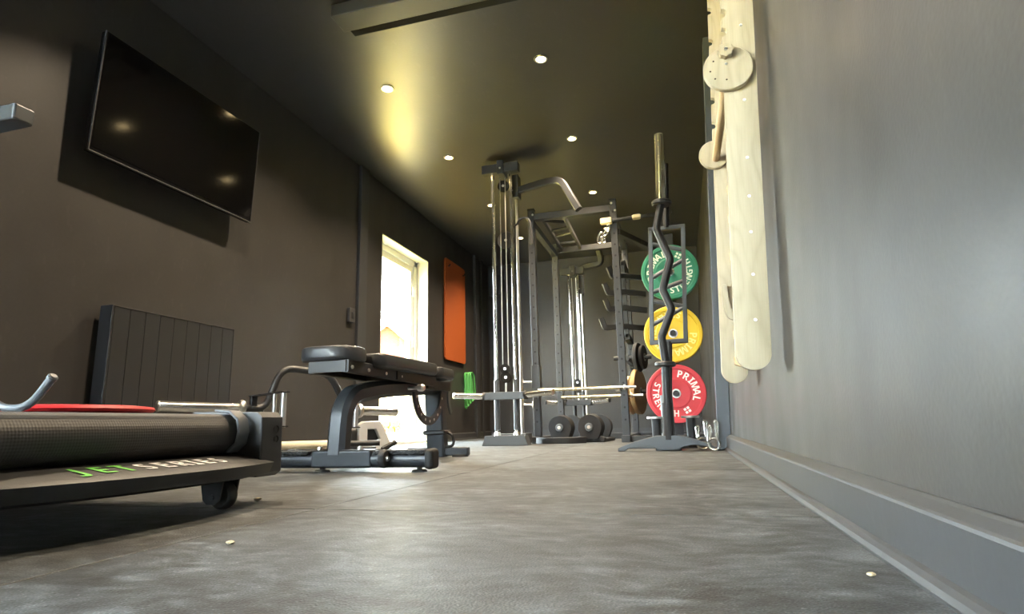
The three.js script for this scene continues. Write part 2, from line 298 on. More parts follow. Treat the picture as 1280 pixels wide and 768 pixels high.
// ---------------------------------------------------------------- television, radiator, switch
{
  const t = thing('television', 'large black flat screen television tilted on the dark wall', 'television', [XL, 1.725, -2.365], -0.01);
  const tilt = 0.042, T = new THREE.Group(); // screen tilts down
  const w = 1.04, h = 0.6, g = (geo) => geo.rotateZ(-tilt).translate(0.115, 0, 0);
  mesh('bezel', [g(rb(0.035, h, w, 0.006, -0.012, 0, 0)), g(rb(0.045, h * 0.5, w * 0.6, 0.012, -0.045, -0.07, 0))], mat.blackGloss, t);
  mesh('screen', g(bx(0.002, h - 0.03, w - 0.02, 0.0065, 0.006, 0)), M(C(0.003, 0.003, 0.0035), 0.1), t);
  mesh('edge_strip', [g(rb(0.012, 0.008, w, 0.002, 0.004, -h / 2, 0)), g(rb(0.01, h, 0.005, 0.002, 0.003, 0, w / 2)), g(rb(0.01, h, 0.005, 0.002, 0.003, 0, -w / 2))], mat.plastic, t);
  mesh('wall_bracket', [rspan(0, 0.02, -0.2, 0.2, -0.2, 0.2), rspan(0.0, 0.06, -0.05, 0.05, -0.16, -0.1), rspan(0.0, 0.06, -0.05, 0.05, 0.1, 0.16)], mat.black, t);
}
{
  const t = thing('radiator', 'dark flat panel radiator with a pale side edge under the television', 'radiator', [XL, 0.13, -2.44]);
  const n = 9, w = 0.76, h = 0.62, pw = w / n;
  for (let i = 0; i < n; i++) mesh('panel', rspan(0.07, 0.098, 0.01, h - 0.005, w / 2 - i * pw - 0.0006, w / 2 - (i + 1) * pw + 0.0006, 0.003), mat.radiator, t);
  mesh('body', [rspan(0.03, 0.072, 0, h, -w / 2, w / 2), rspan(0.028, 0.1, h - 0.006, h, -w / 2, w / 2, 0.002)], mat.radiator, t);
  for (const s of [-1, 1]) mesh('side_panel', rspan(0.025, 0.099, -0.005, h + 0.002, s * (w / 2), s * (w / 2 + 0.012), 0.004), mat.radiator, t);
  for (const k of [-1, 1]) { mesh('pipe', bar(V(0.05, -0.13, k * (w / 2 - 0.05)), V(0.05, 0, k * (w / 2 - 0.05)), 0.0075), mat.zinc, t); mesh('wall_bracket', rspan(0, 0.032, 0.25, 0.35, k * 0.2 - 0.02, k * 0.2 + 0.02), mat.black, t); }
}
{
  const t = thing('light_switch', 'small black wall box beside the vertical cover strip', 'switch', [XL, 1.08, -4.23]);
  mesh('plate', rb(0.03, 0.12, 0.085, 0.005, 0.015, 0, 0), mat.plastic, t); mesh('rocker', rb(0.006, 0.05, 0.03, 0.002, 0.032, 0, 0), mat.black, t);
}
{
  const t = thing('wall_speaker', 'small black speaker high in the far corner past the orange mat', 'speaker', [XL + 0.16, 2.12, ZB]);
  mesh('cabinet', rb(0.17, 0.3, 0.16, 0.012, 0, 0, 0.1), mat.black, t); mesh('grille', rb(0.14, 0.26, 0.01, 0.004, 0, 0, 0.182), mat.rubber, t); mesh('bracket', rspan(-0.03, 0.03, -0.03, 0.03, 0, 0.03), mat.frame, t);
}
{
  const t = thing('hanging_mat', 'orange foam exercise mat hanging flat on the dark wall', 'exercise mat', [XL, 0.92, -6.58]);
  const s = new THREE.Shape(); const w = 0.33, h = 1.21, r = 0.05; // rounded corners, slightly slanted lower edge
  s.moveTo(-w + r, 0.0); s.lineTo(w - r, 0.0); s.quadraticCurveTo(w, 0, w, r); s.lineTo(w, h - r); s.quadraticCurveTo(w, h, w - r, h); s.lineTo(-w + r, h); s.quadraticCurveTo(-w, h, -w, h - r); s.lineTo(-w, r); s.quadraticCurveTo(-w, 0, -w + r, 0);
  mesh('foam_sheet', extrude(s, 0.014, 0.004).rotateY(Math.PI / 2).translate(0.012, 0, 0), mat.orange, t);
  for (const z of [-0.25, 0.25]) mesh('hook', [bar(V(0, h - 0.09, z), V(0.05, h - 0.09, z), 0.007), bar(V(0.05, h - 0.09, z), V(0.058, h - 0.065, z), 0.007)], mat.black, t);
}
{
  const t = thing('resistance_band', 'bright green looped resistance bands hanging below the orange mat', 'resistance band', [XL, 0, -6.93]);
  mesh('peg', bar(V(0, 0.79, 0), V(0.1, 0.8, 0), 0.012), mat.black, t);
  for (let k = 0; k < 4; k++) {
    const x = 0.02 + k * 0.026, zl = -0.05 - 0.02 * k, zr = 0.05 + 0.03 * ((k * 7) % 4) / 2, yb = 0.36 + 0.03 * ((k * 5) % 4);
    const pts = fillet([V(x, 0.815, 0), V(x, 0.79, zr * 0.8), V(x + 0.012, 0.55, zr), V(x + 0.01, yb + 0.03, zr * 0.9), V(x, yb, 0), V(x, yb + 0.04, zl * 0.9), V(x + 0.006, 0.56, zl), V(x, 0.79, zl * 0.8), V(x, 0.815, 0)], 0.06, 5);
    mesh('band', sweep(pts, rectP(0.022, 0.006, 0.002), V(1, 0, 0), 0.6), mat.green, t);
  }
}

// ---------------------------------------------------------------- treadmill (its rear end faces the room)
{
  const t = thing('treadmill', 'black treadmill with a green and white name on its rear plastic cover', 'treadmill', [0, 0, 0]);
  const z0 = -1.25, z1 = -0.4, zm = (z0 + z1) / 2;
  // running belt wrapped round the deck
  const belt = [[-2.42, 0.206], [-1.03, 0.203]]; for (let k = 0; k <= 12; k++) { const a = Math.PI / 2 - k / 12 * Math.PI; belt.push([-1.03 + 0.045 * Math.cos(a), 0.158 + 0.045 * Math.sin(a)]); } belt.push([-2.42, 0.118]);
  mesh('running_belt', toCreasedNormals(extrude(shapeOf(belt), 0.7).translate(0, 0, -1.165).toNonIndexed(), 0.7), mat.belt, t);
  // side rails
  for (const z of [-1.205, -0.43]) mesh('side_rail', [rspan(-2.45, -1.02, 0.09, 0.2, z - 0.03, z + 0.03, 0.008), rspan(-2.45, -1.0, 0.193, 0.2065, z - 0.034, z + 0.034, 0.005)], mat.plasticGrey, t);
  // moulded rear cover: bowed ledge below the belt
  const bow = (z) => -0.885 - 0.7 * Math.max(0, Math.abs(z + 0.93) - 0.02) ** 2;
  const N = 18, v = [], q = (a, b, c, d) => v.push(...a, ...b, ...c, ...a, ...c, ...d);
  const sec = (z) => { const e = bow(z); return [[-1.12, 0.112, z], [-1.0, 0.112, z], [e - 0.012, 0.096, z], [e, 0.09, z], [e - 0.006, 0.066, z], [e - 0.05, 0.058, z], [-1.12, 0.07, z]]; };
  for (let i = 0; i < N; i++) { const a = sec(z0 + (z1 - z0) * i / N), b = sec(z0 + (z1 - z0) * (i + 1) / N); for (let k = 0; k < a.length; k++) { const k2 = (k + 1) % a.length; q(a[k], b[k], b[k2], a[k2]); } }
  for (const [z, fl] of [[z0, 1], [z1, 0]]) { const s = sec(z); for (let k = 1; k < s.length - 1; k++) fl ? v.push(...s[0], ...s[k], ...s[k + 1]) : v.push(...s[0], ...s[k + 1], ...s[k]); }
  const cg = new THREE.BufferGeometry(); cg.setAttribute('position', new THREE.Float32BufferAttribute(v, 3)); cg.computeVertexNormals();
  const cover = mesh('rear_cover', toCreasedNormals(cg, 0.4), mat.plastic, t);
  // end caps
  for (const [za, zb] of [[z0 - 0.008, z0 + 0.068], [z1 - 0.02, z1 + 0.05]]) {
    const s = shapeOf([[-1.14, 0.068], [-0.955, 0.062], [-0.944, 0.07], [-0.946, 0.192], [-0.958, 0.203], [-1.14, 0.208]]);
    const cap = mesh('end_cap', extrude(s, zb - za - 0.008, 0.004).translate(0, 0, za + 0.004), mat.plastic, t);
    if (za < -1) {
      mesh('screw_recess', [latheX([[0, 0], [0.007, 0], [0.009, 0.004]], 14).rotateZ(-0.1).translate(-0.944, 0.166, z0 + 0.018), latheX([[0, 0], [0.006, 0], [0.008, 0.004]], 14).translate(-0.943, 0.143, z0 + 0.018)], mat.gap, cap);
      mesh('cap_insert', [sweep([V(-1.04, 0.212, za + 0.1), V(-1.0, 0.207, za + 0.1), V(-0.978, 0.19, za + 0.1), V(-0.972, 0.163, za + 0.1), V(-0.978, 0.136, za + 0.1), V(-1.0, 0.118, za + 0.1)], rectP(0.036, 0.006, 0.002), V(0, 0, 1))], mat.plasticGrey, cap);
    }
  }
  // name on the ledge
  const cv = document.createElement('canvas'); cv.width = 512; cv.height = 96; const c = cv.getContext('2d'); c.clearRect(0, 0, 512, 96);
  c.font = 'bold 78px sans-serif'; c.textBaseline = 'middle'; c.textAlign = 'center'; [...'JET'].forEach((ch, i) => { c.fillStyle = '#86ea62'; c.fillText(ch, 34 + i * 56, 50); }); c.font = 'bold 74px sans-serif'; [...'SERIES'].forEach((ch, i) => { c.fillStyle = '#ffffff'; c.fillText(ch, 206 + [0, 56, 112, 158, 204, 258][i], 50); });
  const tx = new THREE.CanvasTexture(cv); tx.colorSpace = THREE.SRGBColorSpace;
  const P = [], U = [], K = 10, za = -0.735, zb = -1.09; // follows the bowed ledge, read from the rear
  for (let i = 0; i < K; i++) {
    const z = [za + (zb - za) * i / K, za + (zb - za) * (i + 1) / K], pt = (zz, s) => { const xa = -0.992, xb = bow(zz) - 0.016, f = s; return [xa + (xb - xa) * f, 0.1125 + (0.0965 - 0.112) * ((xa + (xb - xa) * f + 1.0) / (bow(zz) - 0.012 + 1.0)) + 0.0006, zz]; };
    const a = pt(z[0], 1), b = pt(z[1], 1), d = pt(z[1], 0), e = pt(z[0], 0), u0 = i / K, u1 = (i + 1) / K;
    P.push(...a, ...b, ...d, ...a, ...d, ...e); U.push(u0, 0, u1, 0, u1, 1, u0, 0, u1, 1, u0, 1);
  }
  const lg = new THREE.BufferGeometry(); lg.setAttribute('position', new THREE.Float32BufferAttribute(P, 3)); lg.setAttribute('uv', new THREE.Float32BufferAttribute(U, 2)); lg.computeVertexNormals();
  const let_ = mesh('lettering', lg, new THREE.MeshStandardMaterial({ map: tx, transparent: true, alphaTest: 0.4, roughness: 0.5, side: THREE.DoubleSide }), cover, true); let_.userData.label = 'green and white printed name';
  // castors
  for (const z of [-1.085, -0.58]) {
    const plate = () => extrude(shapeOf([[-0.03, 0.066], [0.03, 0.066], [0.022, 0.022], [0.01, 0.013], [-0.01, 0.013], [-0.02, 0.022]]), 0.004);
    const g = mesh('castor', [plate().translate(-0.966, 0, z + 0.016), plate().translate(-0.966, 0, z - 0.03), rspan(-0.995, -0.937, 0.06, 0.066, z - 0.03, z + 0.02, 0.002)], mat.rubber, t);
    mesh('wheel', latheZ([[0, -0.018], [0.023, -0.018], [0.028, -0.012], [0.0295, -0.003], [0.028, 0.006], [0.023, 0.011], [0, 0.011]], 28).translate(-0.957, 0.0295, z - 0.004), mat.rubber, g);
    mesh('axle', bar(V(-0.962, 0.028, z - 0.033), V(-0.962, 0.028, z + 0.024), 0.006), mat.frame, g);
  }
  // front foot, uprights, handrails and console towards the wall
  mesh('motor_hood', [rb(0.36, 0.16, 0.8, 0.04, -2.33, 0.2, zm - 0.01), rspan(-2.5, -2.25, 0, 0.12, -1.28, -1.2), rspan(-2.5, -2.25, 0, 0.12, -0.52, -0.44)], mat.plastic, t);
  for (const z of [-1.3, -0.43]) {
    mesh('upright', beam([V(-2.3, 0.2, z), V(-2.38, 1.22, z)], 0.06, 0.09, V(0, 0, 1)), mat.frame, t);
    mesh('handrail', rspan(-2.44, -1.985, 1.165, 1.222, z + 0.01, z + 0.075, 0.008), mat.steelGrey, t);
  }
  mesh('console', rb(0.09, 0.32, 0.8, 0.03, -2.43, 1.34, zm, 0, 0, 0.4), mat.plastic, t);
}
{ // red disc on the deck
  const t = thing('balance_disc', 'flat red plastic disc lying on the treadmill deck', 'disc', [-1.475, 0.206, -1.1]);
  mesh('disc', lathe([[0, 0.008], [0.185, 0.008], [0.205, 0.011], [0.21, 0.017], [0.205, 0.023], [0.18, 0.026], [0, 0.026]], 48), mat.red, t);
  mesh('foot_ring', lathe([[0.06, 0.009], [0.06, -0.001], [0.13, -0.001], [0.135, 0.009]], 36), mat.red, t);
}
{
  const t = thing('bent_handle', 'grey bent steel handle standing up from the treadmill deck', 'handle', [0, 0, 0]);
  mesh('rod', tube(fillet([V(-1.174, 0.274, -0.86), V(-1.225, 0.217, -0.86), V(-1.31, 0.219, -0.86), V(-1.37, 0.274, -0.86)], 0.04, 6), 0.008, 14), mat.frameGrey, t);
  mesh('end_cap', [along(lathe([[0, 0], [0.0095, 0], [0.0095, 0.006], [0.006, 0.009], [0, 0.009]], 14), V(-1.176, 0.272, -0.86), V(-1.169, 0.28, -0.86))], mat.plasticGrey, t);
}

// ---------------------------------------------------------------- adjustable bench
{
  const t = thing('weight_bench', 'adjustable black padded weight bench with a curved grey frame', 'bench', [-1.3, 0, -2.08], 0.0);
  // local: x to the right, z negative towards the far end
  const foot = mesh('front_foot', [bar(V(-0.36, 0.045, 0), V(0.385, 0.045, 0), 0.031), rspan(-0.1, 0.16, 0.015, 0.083, -0.038, 0.034, 0.01)], mat.benchFrame, t);
  for (const [a, b] of [[-0.36, -0.11], [0.17, 0.38]]) mesh('tread_plate', [rspan(a, b, 0.066, 0.08, -0.034, 0.036, 0.004), ...Array.from({ length: 24 }, (_, i) => bx(0.012, 0.005, 0.003, a + 0.012 + (b - a - 0.024) * ((i % 12) / 11), 0.068 + 0.007 * Math.floor(i / 12), 0.037, 0, 0, i % 2 ? 0.6 : -0.6))], mat.rubber, foot);
  for (const x of [-0.37, 0.395]) mesh('foot_cap', rb(0.035, 0.075, 0.075, 0.016, x, 0.046, 0), mat.rubber, foot);
  for (const x of [-0.06, 0.35]) mesh('levelling_foot', lathe([[0, 0], [0.03, 0], [0.026, 0.007], [0.01, 0.01], [0.01, 0.02], [0, 0.02]], 20).translate(x, 0, 0.01), mat.rubber, foot);
  for (const x of [-0.075, 0.1]) mesh('bolt', lathe([[0, 0.014], [0.009, 0.012], [0.011, 0.006], [0.011, 0]], 14).translate(x, 0.083, 0.01), mat.bolt, foot);
  const wb = mesh('wheel', [latheX([[0, -0.012], [0.03, -0.012], [0.034, -0.006], [0.034, 0.006], [0.03, 0.012], [0, 0.012]], 26).translate(0.225, 0.05, 0.05)], mat.rubber, foot);
  mesh('axle_bolt', latheX([[0, 0.02], [0.009, 0.019], [0.01, 0.012], [0.01, 0]], 12).translate(0.225, 0.05, 0.05), mat.bolt, wb);
  // curved spine from the front foot to the rear leg
  mesh('spine', beam(fillet([V(0, 0.06, 0.0), V(0, 0.29, -0.02), V(0, 0.335, -0.32), V(0, 0.37, -0.88), V(0, 0.37, -1.0)], 0.2, 12), 0.08, 0.075, V(1, 0, 0), 0.018), mat.benchFrame, t);
  mesh('spine_bracket', rspan(-0.035, 0.035, 0.318, 0.34, -0.21, -0.15), mat.black, t);
  // rear leg
  const leg = mesh('rear_leg', [beam([V(0, 0.38, -0.95), V(0, 0.0, -0.99)], 0.1, 0.075, V(1, 0, 0), 0.008), rspan(-0.18, 0.18, 0.005, 0.05, -1.02, -0.97, 0.01)], mat.benchFrame, t);
  mesh('leg_collar', rspan(-0.065, 0.065, 0.118, 0.142, -1.03, -0.93, 0.008), mat.black, leg);
  mesh('leg_handle', tube(fillet([V(0.05, 0.13, -0.98), V(0.09, 0.12, -0.98), V(0.1, 0.06, -0.98), V(0.05, 0.05, -0.98)], 0.03, 5), 0.008, 10), mat.black, leg);
  mesh('rubber_foot', [lathe([[0, 0], [0.045, 0], [0.04, 0.012], [0, 0.014]], 22).translate(0.13, 0, -0.99), lathe([[0, 0], [0.045, 0], [0.04, 0.012], [0, 0.014]], 22).translate(-0.13, 0, -0.99)], mat.rubber, leg);
  // perforated adjusting sector hanging below the pads
  const arcPts = Array.from({ length: 19 }, (_, i) => { const a = Math.PI * (1.02 + 0.96 * i / 18); return V(0.055, 0.345 + 0.155 * Math.sin(a), -0.74 + 0.165 * Math.cos(a)); });
  const sector = mesh('adjusting_sector', sweep(arcPts, rectP(0.014, 0.042, 0.002), V(1, 0, 0), 0.5), mat.benchFrame, t);
  mesh('sector_hole', arcPts.slice(1, -1).filter((_, i) => i % 2 === 0).map((p) => latheX([[0, 0.0012], [0.007, 0.0012], [0.007, 0]], 10).translate(p.x + 0.007, p.y, p.z)), mat.zinc, sector);
  const pin = mesh('pop_pin', [latheX([[0, 0], [0.008, 0], [0.008, 0.05], [0.016, 0.052], [0.018, 0.075], [0.012, 0.085], [0, 0.086]], 16).translate(0.055, 0.345, -0.5)], mat.chromeDull, t);
  mesh('seat_sector', sweep(Array.from({ length: 9 }, (_, i) => { const a = 0.3 - 1.2 * i / 8; return V(0.05, 0.33 + 0.12 * Math.sin(a), -1.06 + 0.1 * Math.cos(a) - 0.06); }), rectP(0.012, 0.03, 0.002), V(1, 0, 0), 0.5), mat.steelGrey, t);
  // frame beneath the back pad
  const carrier = mesh('pad_carrier', [beam([V(-0.1, 0.405, 0.05), V(-0.09, 0.39, -0.78)], 0.03, 0.05, V(1, 0, 0), 0.003), beam([V(0.05, 0.405, 0.05), V(0.065, 0.39, -0.78)], 0.03, 0.05, V(1, 0, 0), 0.003), bx(0.16, 0.045, 0.02, -0.025, 0.405, 0.045), bx(0.16, 0.04, 0.02, 0, 0.395, -0.35), bx(0.15, 0.045, 0.3, 0, 0.375, -0.84)], mat.black, t);
  for (const z of [0.03, -0.1, -0.25, -0.4]) mesh('bolt', latheX([[0, 0.006], [0.007, 0.005], [0.008, 0]], 10).translate(0.068, 0.4 + 0.018 * z, z), mat.bolt, carrier);
  const pad = (name, w, d, hgt, x, y, z, rx, r) => { // rounded plan, soft edges
    const s = new THREE.Shape(), a = w / 2 - 0.016, b = d / 2 - 0.016; s.moveTo(-a + r, -b); s.lineTo(a - r, -b); s.quadraticCurveTo(a, -b, a, -b + r); s.lineTo(a, b - r); s.quadraticCurveTo(a, b, a - r, b); s.lineTo(-a + r, b); s.quadraticCurveTo(-a, b, -a, b - r); s.lineTo(-a, -b + r); s.quadraticCurveTo(-a, -b, -a + r, -b);
    const g = new THREE.ExtrudeGeometry(s, { depth: hgt - 0.032, bevelEnabled: true, bevelThickness: 0.016, bevelSize: 0.016, bevelSegments: 5, curveSegments: 10 });
    const g2 = toCreasedNormals(g.toNonIndexed(), 0.9).rotateX(Math.PI / 2).translate(0, hgt / 2 - 0.016, 0); g2.rotateX(rx).translate(x, y, z);
    const p = mesh(name, g2, mat.vinyl, t);
    return p;
  };
  pad('head_pad', 0.25, 0.2, 0.06, -0.045, 0.457, -0.02, 0.0, 0.08);
  pad('back_pad', 0.25, 0.62, 0.062, -0.012, 0.446, -0.44, 0.012, 0.035);
  pad('seat_pad', 0.24, 0.22, 0.06, -0.01, 0.44, -0.88, -0.02, 0.03);
}

// ---------------------------------------------------------------- trap bar, floor bar, kettlebell behind the bench
{
  const t = thing('trap_bar', 'open trap bar with chrome sleeves standing between the radiator and bench', 'barbell', [0, 0, 0]);
  const A = V(-2.3, 0.285, -2.17), B = V(-1.66, 0.255, -3.28), dir = B.clone().sub(A).normalize(), L = A.distanceTo(B), at = (s, y = 0, o = 0) => A.clone().addScaledVector(dir, s).add(V(0, y, 0)).add(V(dir.z, 0, -dir.x).multiplyScalar(o));
  const sl = 0.36, sr = 0.24;
  for (const [a, b, c] of [[at(0), at(sl), at(sl + 0.02)], [at(L), at(L - sr), at(L - sr - 0.02)]]) {
    const s = mesh('sleeve', bar(a, b, 0.025, 24), mat.chrome, t);
    const cap = mesh('sleeve_cap', along(lathe([[0, -0.004], [0.02, -0.004], [0.0255, 0], [0.0255, 0.006], [0, 0.006]], 20), a, b), mat.chromeDull, s);
    mesh('collar', along(lathe([[0.02, 0], [0.038, 0.001], [0.042, 0.012], [0.038, 0.024], [0.02, 0.026]], 24), b, c), mat.chromeDull, s);
  }
  const s0 = at(sl + 0.02), s1 = at(L - sr - 0.02);
  mesh('frame', [tube(fillet([s0, at(0.49), at(0.56, 0.215, -0.02), at(0.83, 0.2, -0.02), at(0.96), s1], 0.07, 8), 0.019, 14)], mat.frame, t);
  mesh('kickstand', tube([at(0.47), at(0.47, -0.255, 0.05)], 0.015), mat.frame, t); mesh('kickstand', tube([at(0.98), at(0.98, -0.245, 0.05)], 0.015), mat.frame, t);
  for (const [s, oa, ob] of [[0.43, -0.26, -0.36], [0.94, -0.02, -0.12]]) {
    const g = mesh('handle_plate', [beam([at(s, 0.062, 0.02), at(s, 0.062, ob - 0.02)], 0.006, 0.04, V(0, 1, 0), 0.001), beam([at(s, -0.095, oa + 0.02), at(s, -0.095, ob - 0.02)], 0.006, 0.04, V(0, 1, 0), 0.001), beam([at(s, 0.0, 0.0), at(s, 0.065, 0.0)], 0.03, 0.03, dir.clone(), 0.002)], mat.black, t);
    mesh('handle_rod', bar(at(s, -0.1, oa), at(s, 0.066, oa), 0.01), mat.zinc, g); mesh('handle_rod', bar(at(s, -0.1, ob), at(s, 0.066, ob), 0.0145), mat.zinc, g);
  }
}
{
  const t = thing('short_bar', 'short bar with a cream grip lying low on the floor behind the bench', 'bar', [0, 0, 0]);
  const a = V(-2.28, 0.075, -3.0), b = V(-1.75, 0.075, -3.25), L = a.distanceTo(b), d = b.clone().sub(a).normalize(), at = (s) => a.clone().addScaledVector(d, s);
  mesh('grip', bar(at(0.02), at(0.3), 0.024, 20), mat.cream, t);
  mesh('shaft', [bar(at(0.29), at(L), 0.017, 16), along(lathe([[0, 0], [0.03, 0], [0.03, 0.02], [0, 0.02]], 20), at(0.3), at(0.4))], mat.black, t);
  for (const s of [0.1, L - 0.06]) { const p = at(s); mesh('rest', [rspan(p.x - 0.03, p.x + 0.03, 0, 0.055, p.z - 0.03, p.z + 0.03, 0.006)], mat.plasticGrey, t); }
}
{
  const t = thing('kettlebell', 'pale grey adjustable kettlebell with a black base on the floor by the door', 'kettlebell', [-2.1, 0, -3.78], 0.75);
  const s = shapeOf([[-0.1, 0.0], [0.04, 0.0], [0.12, 0.03], [0.1, 0.06], [0.06, 0.15], [0.035, 0.19], [-0.075, 0.19], [-0.1, 0.17]]);
  const hole = new THREE.Path(); [[-0.055, 0.05], [0.02, 0.05], [0.05, 0.075], [0.015, 0.15], [-0.055, 0.15]].forEach(([x, y], i) => i ? hole.lineTo(x, y) : hole.moveTo(x, y)); hole.closePath(); s.holes.push(hole);
  mesh('shell', extrude(s, 0.07, 0.008).translate(0, 0.012, 0), M(C(0.42, 0.42, 0.41), 0.45), t);
  mesh('core', [rb(0.14, 0.15, 0.05, 0.02, -0.02, 0.095, 0.0), rb(0.1, 0.16, 0.1, 0.03, -0.12, 0.09, -0.02)], mat.black, t);
  mesh('base', [rb(0.24, 0.02, 0.13, 0.008, 0.0, 0.01, 0.03), rb(0.12, 0.035, 0.03, 0.014, 0.1, 0.04, 0.085, 0, 0, 0.45)], mat.black, t);
}

// ---------------------------------------------------------------- plate loaded cable towers
function cableTower(o) { // local: x across, z towards the viewer
  const t = thing('cable_tower', o.label, 'cable machine', o.at, 0);
  const hx = o.half, top = o.top, yc = o.carriage;
  if (o.wedge) mesh('base', [extrude(shapeOf([[-hx - 0.11, 0], [hx + 0.1, 0], [hx + 0.075, 0.072], [-hx - 0.085, 0.072]]), 0.11, 0.003).translate(0, 0.003, -0.05), rspan(-hx - 0.06, hx + 0.06, 0.01, 0.09, -0.25, -0.04, 0.004)], mat.frameGrey, t);
  else mesh('base', rspan(-hx - 0.05, hx + 0.05, 0, 0.07, -0.1, 0.05), mat.frameGrey, t);
  for (const s of [-1, 1]) {
    const r = mesh('guide_rod', bar(V(s * hx, 0.07, 0), V(s * hx, top - 0.02, 0), 0.0145, 20), mat.chrome, t);
    mesh('rod_seat', lathe([[0.0146, 0], [0.028, 0], [0.028, 0.02], [0.02, 0.035], [0.0146, 0.035]], 20).translate(s * hx, 0.072, 0), mat.chromeDull, r);
  }
  mesh('column', [bar(V(hx + 0.012, 0.07, -0.13), V(hx + 0.012, top - 0.05, -0.13), 0.013, 18)], mat.chromeDull, t);
  const tb = mesh('top_beam', [rspan(-hx - 0.09, hx + 0.075, top - 0.03, top + 0.05, -0.035, 0.035, 0.004), rspan(-0.03, 0.03, top - 0.05, top + 0.075, -0.09, 0.05, 0.006), rspan(hx - 0.03, hx + 0.05, top - 0.24, top - 0.03, -0.16, -0.06, 0.004)], mat.frame, t);
  mesh('bolt', [latheZ([[0, 0.006], [0.008, 0.005], [0.009, 0]], 12).translate(hx + 0.01, top - 0.2, 0.0), latheZ([[0, 0.006], [0.008, 0.005], [0.009, 0]], 12).translate(0, top, 0.05)], mat.bolt, tb);
  // boom with a bent end
  mesh('boom', beam(fillet(o.boom.map((p) => V(...p)), 0.1, 8), 0.05, 0.06, V(0, 0, 1), 0.008), mat.frame, t);
  // carriage with two weight horns
  const cr = mesh('carriage', [rspan(-hx - 0.085, hx + 0.085, yc - 0.03, yc + 0.03, 0.02, 0.075, 0.004), ...[-1, 1].map((s) => bar(V(s * hx, yc - 0.27, 0), V(s * hx, yc + 0.13, 0), 0.023, 18))], o.wedge ? mat.frameGrey : mat.frame, t);
  for (const s of [-1, 1]) {
    const a = V(s * (hx + 0.085), yc, 0.05), b = V(s * (hx + 0.085 + o.horn), yc + o.lift * 1, 0.05 + 0.06);
    const hn = mesh('weight_horn', bar(a, b, 0.024, 22), mat.chrome, cr);
    mesh('horn_collar', along(lathe([[0.02, 0], [0.034, 0], [0.034, 0.018], [0.02, 0.018]], 22), a, b), mat.black, hn);
    mesh('horn_cap', along(lathe([[0.024, -0.002], [0.026, 0.0], [0.026, 0.012], [0.02, 0.016], [0, 0.016]], 22), b, b.clone().add(b.clone().sub(a))), o.wedge ? mat.chromeDull : mat.black, hn);
  }
  // pulleys and cable
  const pulley = (x, y, z, r, parent) => { const p = mesh('pulley', latheZ([[0.004, -0.012], [r, -0.012], [r, -0.008], [r - 0.008, -0.003], [r - 0.008, 0.003], [r, 0.008], [r, 0.012], [0.004, 0.012]], 30).translate(x, y, z), mat.gap, t); mesh('hub', latheZ([[0, -0.016], [0.012, -0.016], [0.012, 0.016], [0, 0.016]], 14).translate(x, y, z), mat.bolt, p); return p; };
  pulley(-0.0, yc + 0.15, 0.0, 0.045); pulley(-0.005, yc + 0.22, -0.0, 0.04);
  if (o.wedge) { pulley(0.01, 1.72, -0.06, 0.075); pulley(0.0, top - 0.13, -0.05, 0.05); }
  mesh('cable', [bar(V(-0.025, yc + 0.2, 0), V(-0.025, top - 0.06, -0.03), 0.004, 8), bar(V(0.022, yc + 0.2, 0), V(0.022, top - 0.06, -0.03), 0.004, 8), bar(V(0, yc, 0.02), V(0, yc + 0.12, 0.0), 0.008, 10)], mat.zinc, t);
  return t;
}
cableTower({ at: [-1.35, 0, -4.6], half: 0.081, top: 2.345, carriage: 0.39, horn: 0.235, lift: 0.012, wedge: true, label: 'tall plate loaded cable tower with chrome guide rods and a bent top boom', boom: [[0.08, 2.17, -0.1], [0.4, 2.21, -0.06], [0.52, 2.19, -0.03], [0.66, 1.9, 0.0]] });
cableTower({ at: [-1.06, 0, -6.4], half: 0.05, top: 1.84, carriage: 0.375, horn: 0.2, lift: 0.015, wedge: false, label: 'shorter plate loaded cable tower at the far end of the power rack', boom: [[0.0, 1.86, -0.05], [0.18, 1.9, 0.0], [0.34, 1.9, 0.03], [0.3, 2.08, 0.06]] });
{
  const t = thing('pull_stirrup', 'black stirrup shaped pull grip hanging beside the tall cable tower', 'pull grip', [-1.17, 1.62, -4.62]);
  mesh('stirrup', tube(fillet([V(-0.055, 0.22, 0), V(-0.03, 0.27, 0), V(0.03, 0.27, 0), V(0.06, 0.22, 0), V(0.062, 0.05, 0)], 0.05, 6), 0.011, 12), mat.black, t);
  mesh('grip', bar(V(0.062, 0.16, 0), V(0.063, 0.03, 0), 0.016, 14), mat.rubber, t);
  mesh('strap', beam([V(-0.055, 0.225, 0), V(-0.09, 0.2, 0.0)], 0.02, 0.012, V(0, 0, 1)), mat.black, t);
}

